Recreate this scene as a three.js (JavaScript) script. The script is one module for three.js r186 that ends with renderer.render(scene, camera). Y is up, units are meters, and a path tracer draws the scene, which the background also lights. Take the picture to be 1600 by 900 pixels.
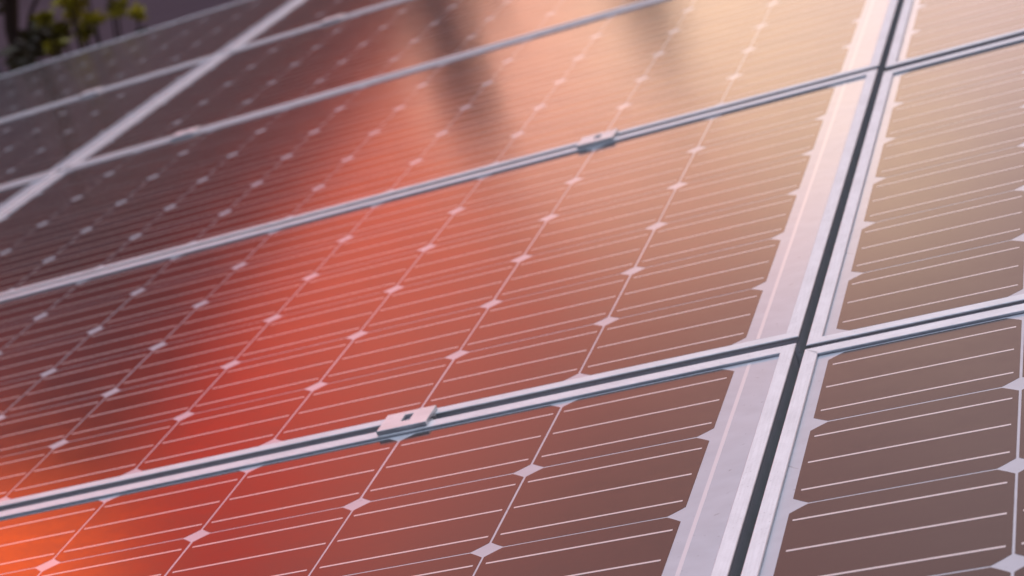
import * as THREE from 'three';
import { mergeGeometries } from 'three/addons/utils/BufferGeometryUtils.js';
import { ImprovedNoise } from 'three/addons/math/ImprovedNoise.js';

// ------------------------------------------------------------------ camera
const scene = new THREE.Scene();
const D2R = Math.PI / 180;
const TILT = 8 * D2R;                 // slope of the array
const H0 = 1.08;                      // height of the array's reference point
// array coordinates: u along the rows, v up the slope, n out of the glass
const U = new THREE.Vector3(1, 0, 0);
const V = new THREE.Vector3(0, Math.sin(TILT), -Math.cos(TILT));
const N = new THREE.Vector3(0, Math.cos(TILT), Math.sin(TILT));
const P = (u, v, n = 0) => new THREE.Vector3(0, H0, 0).addScaledVector(U, u).addScaledVector(V, v).addScaledVector(N, n);
const dirOf = (u, v, n) => new THREE.Vector3().addScaledVector(U, u).addScaledVector(V, v).addScaledVector(N, n);

const CX = 236.6, CY = 579.2, F = 3493;         // principal point and focal length in pixels of the 1600 x 900 photograph
const camera = new THREE.PerspectiveCamera(2 * Math.atan(CY / F) / D2R, (2 * (1600 - CX)) / (2 * CY), 0.05, 2000);
camera.setViewOffset(2 * (1600 - CX), 2 * CY, 2 * (1600 - CX) - 1600, 0, 1600, 900);
camera.position.copy(P(0.409, -1.9301, 0.629));
{
  const right = dirOf(0.87426, 0.35178, -0.33454), up = dirOf(0.2065, 0.35418, 0.91209), back = dirOf(0.43935, -0.86649, 0.237);
  camera.quaternion.setFromRotationMatrix(new THREE.Matrix4().makeBasis(right, up, back));
}
camera.focus = 1.72;
camera.userData.fStop = 5.6;
camera.updateProjectionMatrix();
camera.updateMatrixWorld();

// ------------------------------------------------------------------ sky, sun, exposure
const noise = new ImprovedNoise();
function fbm(x, y, z, oct = 5) { let s = 0, a = 0.5, f = 1; for (let i = 0; i < oct; i++) { s += a * noise.noise(x * f, y * f, z * f); a *= 0.5; f *= 2.03; } return s; }
const mix = (a, b, t) => a + (b - a) * t;
const sstep = (a, b, x) => { const t = Math.min(1, Math.max(0, (x - a) / (b - a))); return t * t * (3 - 2 * t); };
// sunset glow by bearing (degrees right of straight ahead)
const GLOW = [[-180, .12, .12, .18], [-110, .16, .14, .2], [-75, .6, .26, .28], [-50, 1.9, .4, .2], [-34, 4.4, .5, .04], [-28, 2.0, .1, .03], [-21, 2.0, .33, .18], [-14, 1.8, .66, .4], [-9, 2.05, 1.28, .82], [-4, 1.65, 1.1, .98], [6, 1.7, 1.2, .95], [20, 1.6, .85, .6], [45, .8, .42, .36], [90, .2, .17, .22], [180, .12, .12, .18]];
function glow(a) {
  let i = 1; while (i < GLOW.length - 1 && GLOW[i][0] < a) i++;
  const p = GLOW[i - 1], q = GLOW[i], t = sstep(p[0], q[0], a);
  return [mix(p[1], q[1], t), mix(p[2], q[2], t), mix(p[3], q[3], t)];
}
function skyColor(x, y, z) {
  const e = Math.asin(y) / D2R, a = Math.atan2(x, -z) / D2R;
  const w = fbm(x * 3.1 + 7, y * 9, z * 3.1, 5), w2 = fbm(x * 7 + 2, y * 22, z * 7 + 5, 4);
  const g = glow(a + 6 * w);
  // the lower edge of a deck of high cloud, lit from below by the set sun
  const front = Math.max(0, Math.cos((a + 15) * D2R));
  const edge = 26.1 + Math.min(4, Math.max(-2, (-a - 24) * 0.12)) + 5 * w;
  const deckT = sstep(edge - 2.2, edge + 3.6, e);
  const warm = [.82 + .25 * w2, .36, .32], pale = [.84, .52, .51];
  const s = sstep(-18, -6, a), up = sstep(36, 52, e);
  const zen = [2.0, 2.22, 2.66], away = [.12, .125, .19];
  const c = [0, 1, 2].map((k) => {
    const deckFront = mix(mix(warm[k], pale[k], s), zen[k], up);
    const deckBack = mix(away[k], zen[k], sstep(62, 92, e));
    const deck = mix(deckBack, deckFront, sstep(0, .75, front)) * (1 + .35 * w2 + .2 * w);
    return Math.max(.02, mix(g[k] * (1 + .35 * w2) * mix(.5, 1, sstep(9, 20, e)), deck, deckT));
  });
  if (e < -1) return [.06, .055, .05];
  return c;
}
{
  const W = 1024, H = 512, d = new Float32Array(W * H * 4);
  for (let j = 0; j < H; j++) for (let i = 0; i < W; i++) {
    const th = ((i + .5) / W - .5) * 2 * Math.PI, el = ((j + .5) / H - .5) * Math.PI;
    const c = skyColor(Math.cos(el) * Math.cos(th), Math.sin(el), Math.cos(el) * Math.sin(th));
    d.set([c[0], c[1], c[2], 1], (j * W + i) * 4);
  }
  const t = new THREE.DataTexture(d, W, H, THREE.RGBAFormat, THREE.FloatType);
  t.mapping = THREE.EquirectangularReflectionMapping; t.magFilter = t.minFilter = THREE.LinearFilter; t.wrapS = THREE.RepeatWrapping;
  t.colorSpace = THREE.LinearSRGBColorSpace; t.needsUpdate = true;
  scene.background = t; scene.environment = t;
}
const sun = new THREE.DirectionalLight(new THREE.Color(1, .8, .66), .05);
{
  const az = -8.5 * D2R, el = 13.5 * D2R;
  sun.position.set(Math.sin(az) * Math.cos(el), Math.sin(el), -Math.cos(az) * Math.cos(el)).multiplyScalar(60);
  sun.castShadow = true; sun.shadow.radius = 40; sun.shadow.mapSize.set(2048, 2048);
  Object.assign(sun.shadow.camera, { left: -14, right: 14, top: 14, bottom: -14, near: 1, far: 140 });
  scene.add(sun); scene.add(sun.target);
}
const renderer = new THREE.WebGLRenderer({ antialias: true });
renderer.toneMapping = THREE.LinearToneMapping;
renderer.toneMappingExposure = 1;
renderer.shadowMap.enabled = true;

// ------------------------------------------------------------------ helpers
let seed = 20240611;
const rnd = () => { seed |= 0; seed = seed + 0x6D2B79F5 | 0; let t = Math.imul(seed ^ seed >>> 15, 1 | seed); t = t + Math.imul(t ^ t >>> 7, 61 | t) ^ t; return ((t ^ t >>> 14) >>> 0) / 4294967296; };
const rr = (a, b) => a + (b - a) * rnd();
const taken = {};
const numbered = (n) => { const k = taken[n] = (taken[n] ?? -1) + 1; return k ? n + '_' + String(k).padStart(3, '0') : n; };
function obj(name, geo, mat, parent = scene) {
  const m = new THREE.Mesh(geo, mat); m.name = parent === scene ? numbered(name) : name; m.castShadow = m.receiveShadow = true; parent.add(m); return m;
}
function thing(name, label, category, group, pos) {
  const g = new THREE.Group(); g.name = numbered(name); g.userData = { label, category }; if (group) g.userData.group = group; if (pos) g.position.copy(pos); scene.add(g); return g;
}
function box(w, h, d, x = 0, y = 0, z = 0) { const g = new THREE.BoxGeometry(w, h, d); g.translate(x, y, z); return g; }
const lin = (r, g, b) => new THREE.Color().setRGB(r, g, b);
function noiseTexture(size, fn, srgb) {
  const d = new Uint8Array(size * size * 4);
  for (let j = 0; j < size; j++) for (let i = 0; i < size; i++) { const c = fn(i / size, j / size); const k = (j * size + i) * 4; d[k] = c[0] * 255; d[k + 1] = c[1] * 255; d[k + 2] = c[2] * 255; d[k + 3] = 255; }
  const t = new THREE.DataTexture(d, size, size); t.wrapS = t.wrapT = THREE.RepeatWrapping; t.magFilter = THREE.LinearFilter; t.minFilter = THREE.LinearMipmapLinearFilter; t.generateMipmaps = true;
  if (srgb) t.colorSpace = THREE.SRGBColorSpace; t.needsUpdate = true; return t;
}
// uv in metres from local x and z
function planarUV(g, ax = 'x', bx = 'z', sc = 1) {
  const p = g.attributes.position, uv = new Float32Array(p.count * 2), I = { x: 0, y: 1, z: 2 };
  for (let i = 0; i < p.count; i++) { uv[2 * i] = p.array[3 * i + I[ax]] * sc; uv[2 * i + 1] = p.array[3 * i + I[bx]] * sc; }
  g.setAttribute('uv', new THREE.BufferAttribute(uv, 2)); return g;
}

// ------------------------------------------------------------------ the setting: ground
{
  const tex = noiseTexture(512, (x, y) => { const a = Math.sin(x * 6.2832), b = Math.cos(x * 6.2832), c = Math.sin(y * 6.2832), d = Math.cos(y * 6.2832); const n = fbm(a * 2 + 3, b * 2 + c * 2, d * 2, 5), m = fbm(a * 14 + c * 9, b * 14, d * 14, 3); const k = .5 + n * .5 + m * .45; return [.2 + .22 * k, .22 + .22 * k, .12 + .13 * k]; }, true);
  const g = new THREE.PlaneGeometry(700, 700, 90, 90); g.rotateX(-Math.PI / 2);
  const p = g.attributes.position; for (let i = 0; i < p.count; i++) { const r = Math.hypot(p.getX(i), p.getZ(i)); p.setY(i, r > 40 ? 1.2 * fbm(p.getX(i) * .02, 0, p.getZ(i) * .02, 3) * sstep(40, 120, r) : 0); }
  g.computeVertexNormals(); planarUV(g, 'x', 'z', .4);
  const m = obj('ground', g, new THREE.MeshStandardMaterial({ map: tex, roughness: 1 })); m.userData = { kind: 'structure', label: 'rough dark lawn around the solar array' };
}

// ------------------------------------------------------------------ solar panels
const LIP = .0125, LIPB = .0145, LIPT = .0175, MV = .008, MT = .0035, ML = .010, MR = .0385, CELL = .156, PITCH = .158;
const PW = LIP + ML + 9 * PITCH + CELL + MR + LIP;           // panel length along the row
const PH = LIPB + MV + 5 * PITCH + CELL + MT + LIPT;           // panel height up the slope
const FH = .038, GLASS = FH - .0025;                          // frame height; the glass lies 2.5 mm below the lip
const ROW = 1.0069, COL = PW + .0095;

// fine dust and water marks on the glass: they roughen it in irregular patches
const dust = noiseTexture(512, (x, y) => {
  const a = Math.sin(x * 6.2832), b = Math.cos(x * 6.2832), c = Math.sin(y * 6.2832), d = Math.cos(y * 6.2832);
  const n = fbm(a * 1.3 + c, b * 1.3 + 4, d * 1.3 + c, 5), m = fbm(a * 9 + 2, b * 9 + c * 9, d * 9, 3);
  const k = Math.min(1, Math.max(0, .72 + .28 * n + .22 * m)); return [k, k, k];
});
const COAT = { clearcoat: 1, clearcoatRoughness: .19, clearcoatRoughnessMap: dust };
const cellMats = [[.0075, .006, .009], [.0085, .0068, .009], [.0068, .006, .0095], [.0092, .0075, .0088]].map(([r, g, b]) => new THREE.MeshPhysicalMaterial({ color: lin(r, g, b), roughness: .6, specularIntensity: .3, ...COAT }));
const sheetMat = new THREE.MeshPhysicalMaterial({ color: lin(.65, .7, .765), roughness: .7, ...COAT });
const busMat = new THREE.MeshPhysicalMaterial({ color: lin(.84, .77, .75), metalness: .1, roughness: .5, ...COAT });
const ribbonMat = new THREE.MeshPhysicalMaterial({ color: lin(.8, .83, .87), metalness: .1, roughness: .4, ...COAT });
// anodised aluminium: faint drawing marks along the bar, blotches and small dark specks of grime
const scuff = noiseTexture(512, (x, y) => {
  const a = Math.sin(x * 6.2832), b = Math.cos(x * 6.2832), c = Math.sin(y * 6.2832), d = Math.cos(y * 6.2832);
  const n = fbm(a * 2, b * 2 + c * 3, d * 3, 4), line = fbm(a * 1.5 + 3, c * 40, d * 40 + b * 1.5, 3), m = fbm(a * 26 + c * 26, b * 26, d * 26, 2);
  const speck = m > .3 ? -.28 * sstep(.3, .42, m) : 0, k = Math.min(1, Math.max(0, .88 + .15 * n + .14 * line + .06 * m + speck)); return [k, k * .995, k * .985];
});
// backsheet under the glass: hardly visible blotches and a few specks
const sheetTex = noiseTexture(512, (x, y) => {
  const a = Math.sin(x * 6.2832), b = Math.cos(x * 6.2832), c = Math.sin(y * 6.2832), d = Math.cos(y * 6.2832);
  const n = fbm(a * 3 + 9, b * 3 + c * 4, d * 4, 4), m = fbm(a * 18 + c * 18 + 5, b * 18, d * 18, 2);
  const k = Math.min(1, .95 + .12 * n - (m > .34 ? .3 * sstep(.34, .44, m) : 0)); return [k, k, k * .99];
});
sheetMat.map = sheetTex;
const frameMat = new THREE.MeshStandardMaterial({ color: lin(.8, .845, .89), metalness: .6, roughness: .5, map: scuff });
const clampMat = new THREE.MeshStandardMaterial({ color: lin(.86, .89, .92), metalness: .6, roughness: .42, map: scuff });
const steelMat = new THREE.MeshStandardMaterial({ color: lin(.3, .3, .31), metalness: .9, roughness: .4 });
const galvMat = new THREE.MeshStandardMaterial({ color: lin(.42, .43, .45), metalness: .5, roughness: .55, map: scuff });

// one cell: a 156 mm pseudo-square wafer with cut corners, its corner at the origin, face up
function slab(shape, y0, y1) { const g = new THREE.ExtrudeGeometry(shape, { depth: y1 - y0, bevelEnabled: false }); g.rotateX(-Math.PI / 2); g.translate(0, y0, 0); return g; }
const cellGeo = (() => {
  const c = .0125, s = CELL, sh = new THREE.Shape();
  sh.moveTo(c, 0); sh.lineTo(s - c, 0); sh.quadraticCurveTo(s - c * .48, c * .46, s, c); sh.lineTo(s, s - c); sh.quadraticCurveTo(s - c * .48, s - c * .46, s - c, s); sh.lineTo(c, s); sh.quadraticCurveTo(c * .48, s - c * .46, 0, s - c); sh.lineTo(0, c); sh.quadraticCurveTo(c * .48, c * .46, c, 0);
  return planarUV(slab(sh, -.0001, 0), 'x', 'z', 2.1);
})();
const busGeo = planarUV(box(CELL - .009, .0001, .0026, CELL / 2, .00005, 0), 'x', 'z', 2.1);
function railGeo(L, lip, adj) {
  // L profile with a chamfered lip that overhangs its outer web a little; ends mitred. d is the distance inwards from the outer edge
  const prof = [[.0026, 0], [.0026, FH - .0036], [0, FH - .0016], [0, FH - .0005], [.0006, FH], [lip - .0005, FH], [lip, FH - .0005], [lip, GLASS + .0005], [.0046, GLASS - .006], [.0046, .002], [.024, .002], [.024, 0]];
  const pos = [], uv = [], n = prof.length;
  const q = (i, e) => { const [d, y] = prof[i % n], m = d * adj / lip; return [e ? L - m : m, y, -d]; };
  for (let i = 0; i < n; i++) {
    const a = q(i, 0), b = q(i, 1), c = q(i + 1, 1), d = q(i + 1, 0);
    for (const t of [a, c, b, a, d, c]) { pos.push(...t); uv.push(t[0] * 3, (t[1] + t[2]) * 3); }
  }
  const g = new THREE.BufferGeometry(); g.setAttribute('position', new THREE.Float32BufferAttribute(pos, 3)); g.setAttribute('uv', new THREE.Float32BufferAttribute(uv, 2)); g.computeVertexNormals(); return g;
}
const rails = [[PW, LIPB, LIP], [PW, LIPT, LIP], [PH, LIP, LIPB]].map((a) => railGeo(...a));
const frameRail = (kind, t) => obj('frame_rail', rails[kind], frameMat, t);
const sheetGeo = planarUV(box(PW - 2 * .0023, .005, PH - 2 * .0023, PW / 2, GLASS - .0001 - .0025, -PH / 2), 'x', 'z', 2.1);
const ribGeo = (() => { const L = 5 * PITCH + CELL; return planarUV(box(.0035, .0003, L, 0, 0, 0), 'x', 'z', 2.1); })();

function makePanel() {
  const t = new THREE.Group();
  frameRail(0, t);
  const b = frameRail(1, t); b.rotation.y = Math.PI; b.position.set(PW, 0, -PH);
  const c = frameRail(2, t); c.rotation.y = Math.PI / 2; c.position.set(PW, 0, 0);
  const d = frameRail(2, t); d.rotation.y = -Math.PI / 2; d.position.set(0, 0, -PH);
  obj('backsheet', sheetGeo, sheetMat, t);
  for (let j = 0; j < 6; j++) for (let i = 0; i < 10; i++) {
    const m = obj('solar_cell', cellGeo, cellMats[Math.floor(rnd() * 4)], t);
    m.position.set(LIP + ML + i * PITCH + rr(-.0002, .0002), GLASS, -(LIPB + MV + j * PITCH + rr(-.0002, .0002)));
    for (let k = 0; k < 3; k++) { const s = obj('busbar', busGeo, busMat, m); s.position.set(rr(-.0006, .0006), 0, -CELL * (k + .5) / 3); }
  }
  for (const x of [PW - LIP - MR + .012]) obj('bus_ribbon', ribGeo, ribbonMat, t).position.set(x, GLASS - .0001, -(LIPB + MV + 2.5 * PITCH + CELL / 2));
  return t;
}
const proto = makePanel();
const rowName = ['lowest row', 'second row from the bottom', 'middle row', 'second row from the top', 'highest row'];
const colName = { '-1': 'house-side column', 0: 'middle column', 1: 'far-from-house column' };
const U0 = -.157 - 9 * PITCH - ML - LIP;                     // outer end of the middle column's panels
const voff = { '1:-1': -.022, '1:0': -.029, '1:1': -.022, '1:2': -.02, '1:3': -.02 };
let first = true;
for (const col of [0, -1, 1]) for (let row = -1; row <= 3; row++) {
  const g = first ? proto : proto.clone(); first = false;
  g.name = numbered('solar_panel'); scene.add(g);
  const v = row * ROW + .001 - MV - LIPB + (voff[col + ':' + row] ?? 0);
  g.position.copy(P(U0 + col * COL, v, -GLASS)); g.rotation.x = TILT;
  g.userData = { label: `white framed solar panel, ${rowName[row + 1]}, ${colName[col]} of the array`, category: 'solar panel', group: 'solar panels of the tilted array' };
}

// clamps that grip two panels across the gap between their rows
const clampPlate = (() => {
  const sh = new THREE.Shape(); const w = .049, h = .041; sh.moveTo(-w / 2, -h / 2); sh.lineTo(w / 2, -h / 2); sh.lineTo(w / 2, h / 2); sh.lineTo(-w / 2, h / 2); sh.closePath();
  const ho = new THREE.Path(); ho.moveTo(-.005, -.006); ho.lineTo(-.005, .012); ho.lineTo(.005, .012); ho.lineTo(.005, -.006); ho.closePath(); sh.holes.push(ho);
  const g = new THREE.ExtrudeGeometry(sh, { depth: .0034, bevelEnabled: true, bevelSize: .0005, bevelThickness: .0004, bevelSegments: 1, curveSegments: 20 }); g.rotateX(-Math.PI / 2); g.translate(0, .0004, 0); return planarUV(g, 'x', 'z', 3);
})();
const boltGeo = (() => { const pts = [[0, -.036], [.003, -.036], [.003, -.006], [.0055, -.006], [.0055, -.0005], [.005, 0], [.0028, 0], [.0028, -.003], [0, -.003]].map(([x, y]) => new THREE.Vector2(x, y)); const g = new THREE.LatheGeometry(pts, 18); return g; })();
function clamp(u, v, label) {
  const g = thing('mid_clamp', label, 'clamp', 'mid clamps between panel rows', P(u, v, .0026)); g.rotation.x = TILT;
  obj('clamp_plate', clampPlate, clampMat, g);
  const web = [box(.054, .03, .0022, 0, -.0152, .0052), box(.054, .03, .0022, 0, -.0152, -.0052)];
  obj('clamp_channel', mergeGeometries(web), clampMat, g);
  obj('bolt', boltGeo, steelMat, g).position.y = -.004;
}
const RAILS = [-1.33, -.318];
const gapV = (row) => row * ROW - .0307;
for (let row = 0; row <= 3; row++) for (const col of [-1, 0, 1]) RAILS.forEach((ru, k) => {
  const off = voff[col + ':' + row] ?? 0;
  clamp(ru + col * COL, gapV(row) + off, `mid clamp below ${['second', 'middle', 'fourth', 'highest'][row]} row, ${colName[col]}, ${k ? 'far' : 'house'} end`);
});

// mounting frame under the array
{
  const g = thing('mounting_frame', 'galvanised steel and aluminium rack carrying the solar panels', 'rack');
  const vLo = -ROW - .02, vHi = 4 * ROW - .04, L = vHi - vLo;
  for (const col of [-1, 0, 1]) for (const ru of RAILS) {
    const r = obj('rail', box(.04, .04, L), galvMat, g); r.position.copy(P(ru + col * COL, (vLo + vHi) / 2, -GLASS - .0205)); r.rotation.x = TILT;
  }
  const uLo = U0 - COL - .1, uHi = U0 + COL + PW + .1;
  for (const v of [-.6, 1.45, 3.5]) {
    const b = obj('cross_beam', box(uHi - uLo, .09, .06), galvMat, g); b.position.copy(P((uLo + uHi) / 2, v, -GLASS - .0858)); b.rotation.x = TILT;
    for (const u of [uLo + .35, (uLo * 2 + uHi) / 3, (uLo + 2 * uHi) / 3, uHi - .35]) {
      const top = P(u, v, -GLASS - .12); const h = top.y;
      const leg = obj('leg', box(.07, h, .07), galvMat, g); leg.position.set(u, h / 2, top.z);
      obj('foot_plate', box(.2, .012, .2), galvMat, leg).position.y = -h / 2 + .006;
    }
  }
}

// ------------------------------------------------------------------ house behind the array
const cam = camera.position;
const at = (azDeg, dist, y = 0) => new THREE.Vector3(cam.x + Math.sin(azDeg * D2R) * dist, y, cam.z - Math.cos(azDeg * D2R) * dist);
{
  const wallTex = noiseTexture(512, (x, y) => { const a = Math.sin(x * 6.2832), b = Math.cos(x * 6.2832), c = Math.sin(y * 6.2832), d = Math.cos(y * 6.2832); const n = fbm(a * 1.5, b * 1.5 + c * 2, d * 2, 5), m = fbm(a * 16 + c * 16, b * 16, d * 16, 3); const k = .8 + .3 * n + .12 * m; return [k * .98, k * .97, k]; });
  const wallMat = new THREE.MeshStandardMaterial({ color: lin(.46, .36, .47), roughness: .95, map: wallTex });
  const roofMat = new THREE.MeshStandardMaterial({ color: lin(.6, .028, .04), roughness: .9, map: wallTex });
  const glassMat = new THREE.MeshPhysicalMaterial({ color: lin(.02, .022, .028), roughness: .05, clearcoat: 1 });
  const trimMat = new THREE.MeshStandardMaterial({ color: lin(.45, .45, .46), roughness: .6 });
  const g = thing('house', 'grey rendered house with red hipped roof behind the array', 'house', null, new THREE.Vector3(cam.x - 8.55, 0, cam.z - 9.81));
  g.rotation.y = -10 * D2R;
  const W = 7.6, H = 3.45, Dp = 6, RH = 6.35;          // eaves and ridge of the hipped roof
  const sh = new THREE.Shape(); sh.moveTo(-W / 2, 0); sh.lineTo(W / 2, 0); sh.lineTo(W / 2, H); sh.lineTo(-W / 2, H); sh.closePath();
  const wins = [[-2.6, 1.1, 1.2, 1.3], [-.4, 1.1, 1.2, 1.3]];
  for (const [x, y, w, h] of wins) { const p = new THREE.Path(); p.moveTo(x, y); p.lineTo(x, y + h); p.lineTo(x + w, y + h); p.lineTo(x + w, y); p.closePath(); sh.holes.push(p); }
  const front = new THREE.ExtrudeGeometry(sh, { depth: .25, bevelEnabled: false }); front.translate(0, 0, -.25);
  const rest = [front, box(W, H, .25, 0, H / 2, -Dp + .125), box(.25, H, Dp - .504, -W / 2 + .125, H / 2, -Dp / 2), box(.25, H, Dp - .504, W / 2 - .125, H / 2, -Dp / 2)].map((q) => planarUV(q.index ? q.toNonIndexed() : q, 'x', 'y', .35));
  obj('wall', mergeGeometries(rest), wallMat, g);
  {
    const o = .22, x0 = -W / 2 - o, x1 = W / 2 + o, z0 = o, z1 = -Dp - o, k = 4.6, y = H + .12, zr = -Dp / 2;
    const A = [x0, y, z0], B = [x1, y, z0], C = [x1, y, z1], D = [x0, y, z1], R0 = [-W / 2 + k, RH, zr], R1 = [W / 2 - k, RH, zr];
    const tri = [A, B, R1, A, R1, R0, B, C, R1, C, D, R0, C, R0, R1, D, A, R0];
    const q = new THREE.BufferGeometry(); q.setAttribute('position', new THREE.Float32BufferAttribute(tri.flat(), 3)); q.computeVertexNormals(); planarUV(q, 'x', 'y', .5);
    const slabs = planarUV(box(x1 - x0, .115, z0 - z1, 0, y - .0595, zr).toNonIndexed(), 'x', 'z', .5);
    obj('roof', mergeGeometries([q, slabs]), roofMat, g);
  }
  for (const [x, y, w, h] of wins) {
    const f = obj('window', mergeGeometries([box(w, .06, .06, x + w / 2, y + h - .031, -.15), box(w, .06, .06, x + w / 2, y + .031, -.15), box(.06, h - .13, .06, x + .031, y + h / 2, -.15), box(.06, h - .13, .06, x + w - .031, y + h / 2, -.15), box(.05, h - .13, .05, x + w / 2, y + h / 2, -.15)]), trimMat, g);
    obj('pane', box(w - .1, h - .1, .012, x + w / 2, y + h / 2, -.16), glassMat, f);
    obj('sill', box(w + .12, .05, .16, x + w / 2, y - .027, .03), trimMat, f);
  }
}

// ------------------------------------------------------------------ trees and shrubs
function leafMat(r, g, b) { return new THREE.MeshPhysicalMaterial({ color: lin(r, g, b), roughness: .75, transmission: .3, thickness: 0, side: THREE.DoubleSide, vertexColors: true }); }
const barkMat = new THREE.MeshStandardMaterial({ color: lin(.07, .045, .035), roughness: .95 });
function limb(pts, r0, r1, seg = 8) {
  const curve = new THREE.CatmullRomCurve3(pts), n = 14, g = new THREE.TubeGeometry(curve, n, 1, seg, false), p = g.attributes.position, c = new THREE.Vector3();
  for (let i = 0; i <= n; i++) { curve.getPointAt(i / n, c); const r = mix(r0, r1, i / n) * (1 + .08 * Math.sin(i * 2.3)); for (let k = 0; k <= seg; k++) { const q = i * (seg + 1) + k; p.setXYZ(q, c.x + (p.getX(q) - c.x) * r, c.y + (p.getY(q) - c.y) * r, c.z + (p.getZ(q) - c.z) * r); } }
  g.computeVertexNormals(); return g;
}
function leafCloud(clumps, size, perClump, tone) {
  const pos = [], col = [], nor = [], q = new THREE.Quaternion(), e = new THREE.Euler(), v = new THREE.Vector3();
  for (const [cx, cy, cz, r] of clumps) {
    const ct = rr(.65, 1.35);
    for (let i = 0; i < perClump; i++) {
      const th = rr(0, 6.2832), ph = Math.acos(rr(-1, 1)), rad = r * Math.pow(rnd(), .45);
      const x = cx + rad * Math.sin(ph) * Math.cos(th), y = cy + rad * Math.cos(ph) * .8, z = cz + rad * Math.sin(ph) * Math.sin(th);
      e.set(rr(-1.1, 1.1), rr(0, 6.28), rr(-1.1, 1.1)); q.setFromEuler(e);
      const s = size * rr(.7, 1.3), L = [[0, 0, -s], [s * .42, s * .1, 0], [0, 0, s], [-s * .42, s * .1, 0]].map(([a, b, c]) => { v.set(a, b, c).applyQuaternion(q); return [x + v.x, y + v.y, z + v.z]; });
      v.set(0, 1, 0).applyQuaternion(q); const t = tone(ct * rr(.8, 1.2), rnd());
      for (const k of [0, 2, 1, 0, 3, 2]) { pos.push(...L[k]); col.push(...t); nor.push(v.x, v.y, v.z); }
    }
  }
  const g = new THREE.BufferGeometry(); g.setAttribute('position', new THREE.Float32BufferAttribute(pos, 3)); g.setAttribute('color', new THREE.Float32BufferAttribute(col, 3)); g.setAttribute('normal', new THREE.Float32BufferAttribute(nor, 3)); return g;
}
const darkLeaf = leafMat(1, 1, 1);
const green = (k, r) => [.035 * k + .02 * r, .05 * k, .022 * k];
const yellowish = (k, r) => r < .75 ? [.5 * k, .44 * k, .035 * k] : [.2 * k, .15 * k, .03 * k];
function tree(label, pos, h, crownR, per, group) {
  const g = thing('garden_tree', label, 'tree', group, pos);
  const parts = [limb([new THREE.Vector3(0, -.1, 0), new THREE.Vector3(.08, h * .25, .03), new THREE.Vector3(-.05, h * .5, .06), new THREE.Vector3(.06, h * .9, 0)], .16 * h / 6, .03)], clumps = [];
  for (let i = 0; i < 9; i++) { const a = i * 2.4, y = h * rr(.32, .6), l = crownR * rr(.6, .95); parts.push(limb([new THREE.Vector3(0, y, 0), new THREE.Vector3(Math.cos(a) * l * .5, y + .12 * h, Math.sin(a) * l * .5), new THREE.Vector3(Math.cos(a) * l, y + .22 * h, Math.sin(a) * l)], .05 * h / 6, .012, 6)); }
  obj('trunk', mergeGeometries(parts), barkMat, g);
  for (let i = 0; i < 34; i++) { const t = Math.pow(rnd(), .8), a = rr(0, 6.28), y = h * mix(.34, .93, t), rad = crownR * Math.sin(Math.PI * mix(.28, .97, t)) * Math.sqrt(rnd()); clumps.push([Math.cos(a) * rad, y, Math.sin(a) * rad, crownR * rr(.22, .4)]); }
  obj('crown', leafCloud(clumps, .07, per, green), darkLeaf, g);
}
tree('tall dark leafy tree beyond the array, taller of the two', at(-17.2, 14.5), 5.3, .62, 40, 'trees beyond the array');
tree('slender dark leafy tree beyond the array, shorter of the two', at(-12.1, 17), 6.0, .75, 26, 'trees beyond the array');

tree('broad dark leafy tree beyond the array, close to the grey house', at(-20.4, 15), 3.7, .9, 120, 'trees beyond the array');
tree('small dark leafy tree standing between two taller trees', at(-14.8, 18), 4.9, .7, 100, 'trees beyond the array');

// a point on the view line through a pixel of the photograph, at a distance that the ground at the house wall gives
function along(x, y, depth) {
  const d = dirOf(0.87426, 0.35178, -0.33454).multiplyScalar((x - CX) / F).addScaledVector(dirOf(0.2065, 0.35418, 0.91209), -(y - CY) / F).addScaledVector(dirOf(0.43935, -0.86649, 0.237), -1);
  return cam.clone().addScaledVector(d, depth);
}
{
  // shrub with a bare brown stem against the wall
  const top = along(12, -60, 8.3), mid = along(21, 60, 8.3), base = new THREE.Vector3(mid.x + .25, 0, mid.z + .1);
  const g = thing('leaning_shrub', 'tall shrub with bare brown stem and olive leaves by the house', 'shrub', null, base);
  const rel = (p) => p.clone().sub(base);
  const a = rel(mid), b = rel(top);
  obj('trunk', mergeGeometries([limb([new THREE.Vector3(0, -.05, 0), new THREE.Vector3(a.x * .4, a.y * .5, a.z * .5), a, b, b.clone().add(new THREE.Vector3(-.1, .5, 0))], .045, .025), limb([a.clone().multiplyScalar(.8), rel(along(45, 40, 8.2)), rel(along(70, -30, 8.1))], .014, .006, 6)]), barkMat, g);
  const olive = (k, r) => [.07 * k, .055 * k, .018 * k];
  const cl = []; for (const [x, y, r] of [[45, 78, .1], [58, 60, .08], [38, 95, .1], [30, 130, .12], [20, 175, .2], [5, -30, .15], [40, -60, .2], [10, -120, .22]]) { const p = rel(along(x, y, rr(8.0, 8.4))); cl.push([p.x, p.y, p.z, r]); }
  obj('crown', leafCloud(cl, .045, 34, olive), darkLeaf, g);
}
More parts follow.
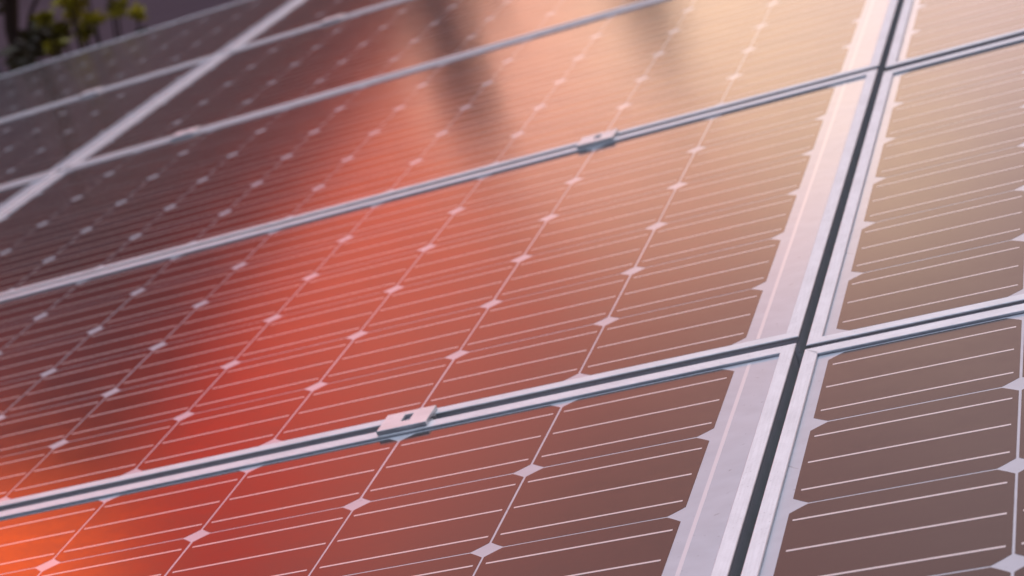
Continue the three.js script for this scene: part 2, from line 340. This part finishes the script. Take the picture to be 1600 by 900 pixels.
{
  const base = along(120, 60, 7.9); base.y = 0;
  const g = thing('yellow_shrub', 'loose shrub with yellow green leaves against the grey wall', 'shrub', null, base);
  const rel = (p) => p.clone().sub(base), stems = [], cl = [];
  for (const [x, y, r] of [[118, 18, .05], [96, 48, .03], [88, 74, .03], [148, 30, .035], [182, 10, .04], [106, 2, .035], [134, 52, .02], [70, 30, .02], [215, 22, .025], [130, -40, .1], [165, -60, .12], [90, -50, .1], [70, 150, .1], [150, 140, .14], [110, 170, .2]]) {
    const p = rel(along(x, y, rr(7.7, 8.05))); cl.push([p.x, p.y, p.z, r]);
    stems.push(limb([new THREE.Vector3(rr(-.05, .05), -.05, rr(-.05, .05)), new THREE.Vector3(p.x * .35, p.y * .6, p.z * .4), p], .012, .004, 6));
  }
  obj('stem', mergeGeometries(stems), barkMat, g);
  obj('foliage', leafCloud(cl, .04, 20, yellowish), darkLeaf, g);
}
{
  const base = along(275, 30, 8.2); base.y = 0;
  const g = thing('dark_shrub', 'dark green shrub at the corner of the grey house', 'shrub', null, base);
  const stems = [], cl = [];
  for (let i = 0; i < 12; i++) { const p = new THREE.Vector3(rr(-.45, .45), rr(.6, 1.75), rr(-.3, .3)); cl.push([p.x, p.y, p.z, rr(.12, .22)]); if (i < 8) stems.push(limb([new THREE.Vector3(rr(-.06, .06), -.05, rr(-.06, .06)), new THREE.Vector3(p.x * .4, p.y * .55, p.z * .4), p], .014, .004, 6)); }
  obj('stem', mergeGeometries(stems), barkMat, g);
  obj('foliage', leafCloud(cl, .045, 70, green), darkLeaf, g);
}
{
  // clipped hedge closing the garden beyond the trees
  const a = at(-24, 15.5), b = at(-2, 15.5), g = thing('hedge', 'low dark green hedge closing the garden behind the trees', 'hedge', null, a.clone().add(b).multiplyScalar(.5));
  const L = a.distanceTo(b); g.rotation.y = Math.atan2(-(b.z - a.z), b.x - a.x);
  const cl = [], st = []; for (let i = 0; i < 90; i++) cl.push([rr(-L / 2, L / 2), rr(.35, 2.35), rr(-.3, .3), rr(.25, .4)]);
  for (let i = 0; i < 12; i++) { const x = (i + .5) / 12 * L - L / 2; st.push(limb([new THREE.Vector3(x, -.05, 0), new THREE.Vector3(x + rr(-.1, .1), .7, rr(-.1, .1)), new THREE.Vector3(x + rr(-.2, .2), 1.6, rr(-.1, .1))], .035, .01, 6)); }
  obj('stem', mergeGeometries(st), barkMat, g);
  obj('foliage', leafCloud(cl, .06, 170, green), darkLeaf, g);
}

renderer.render(scene, camera);
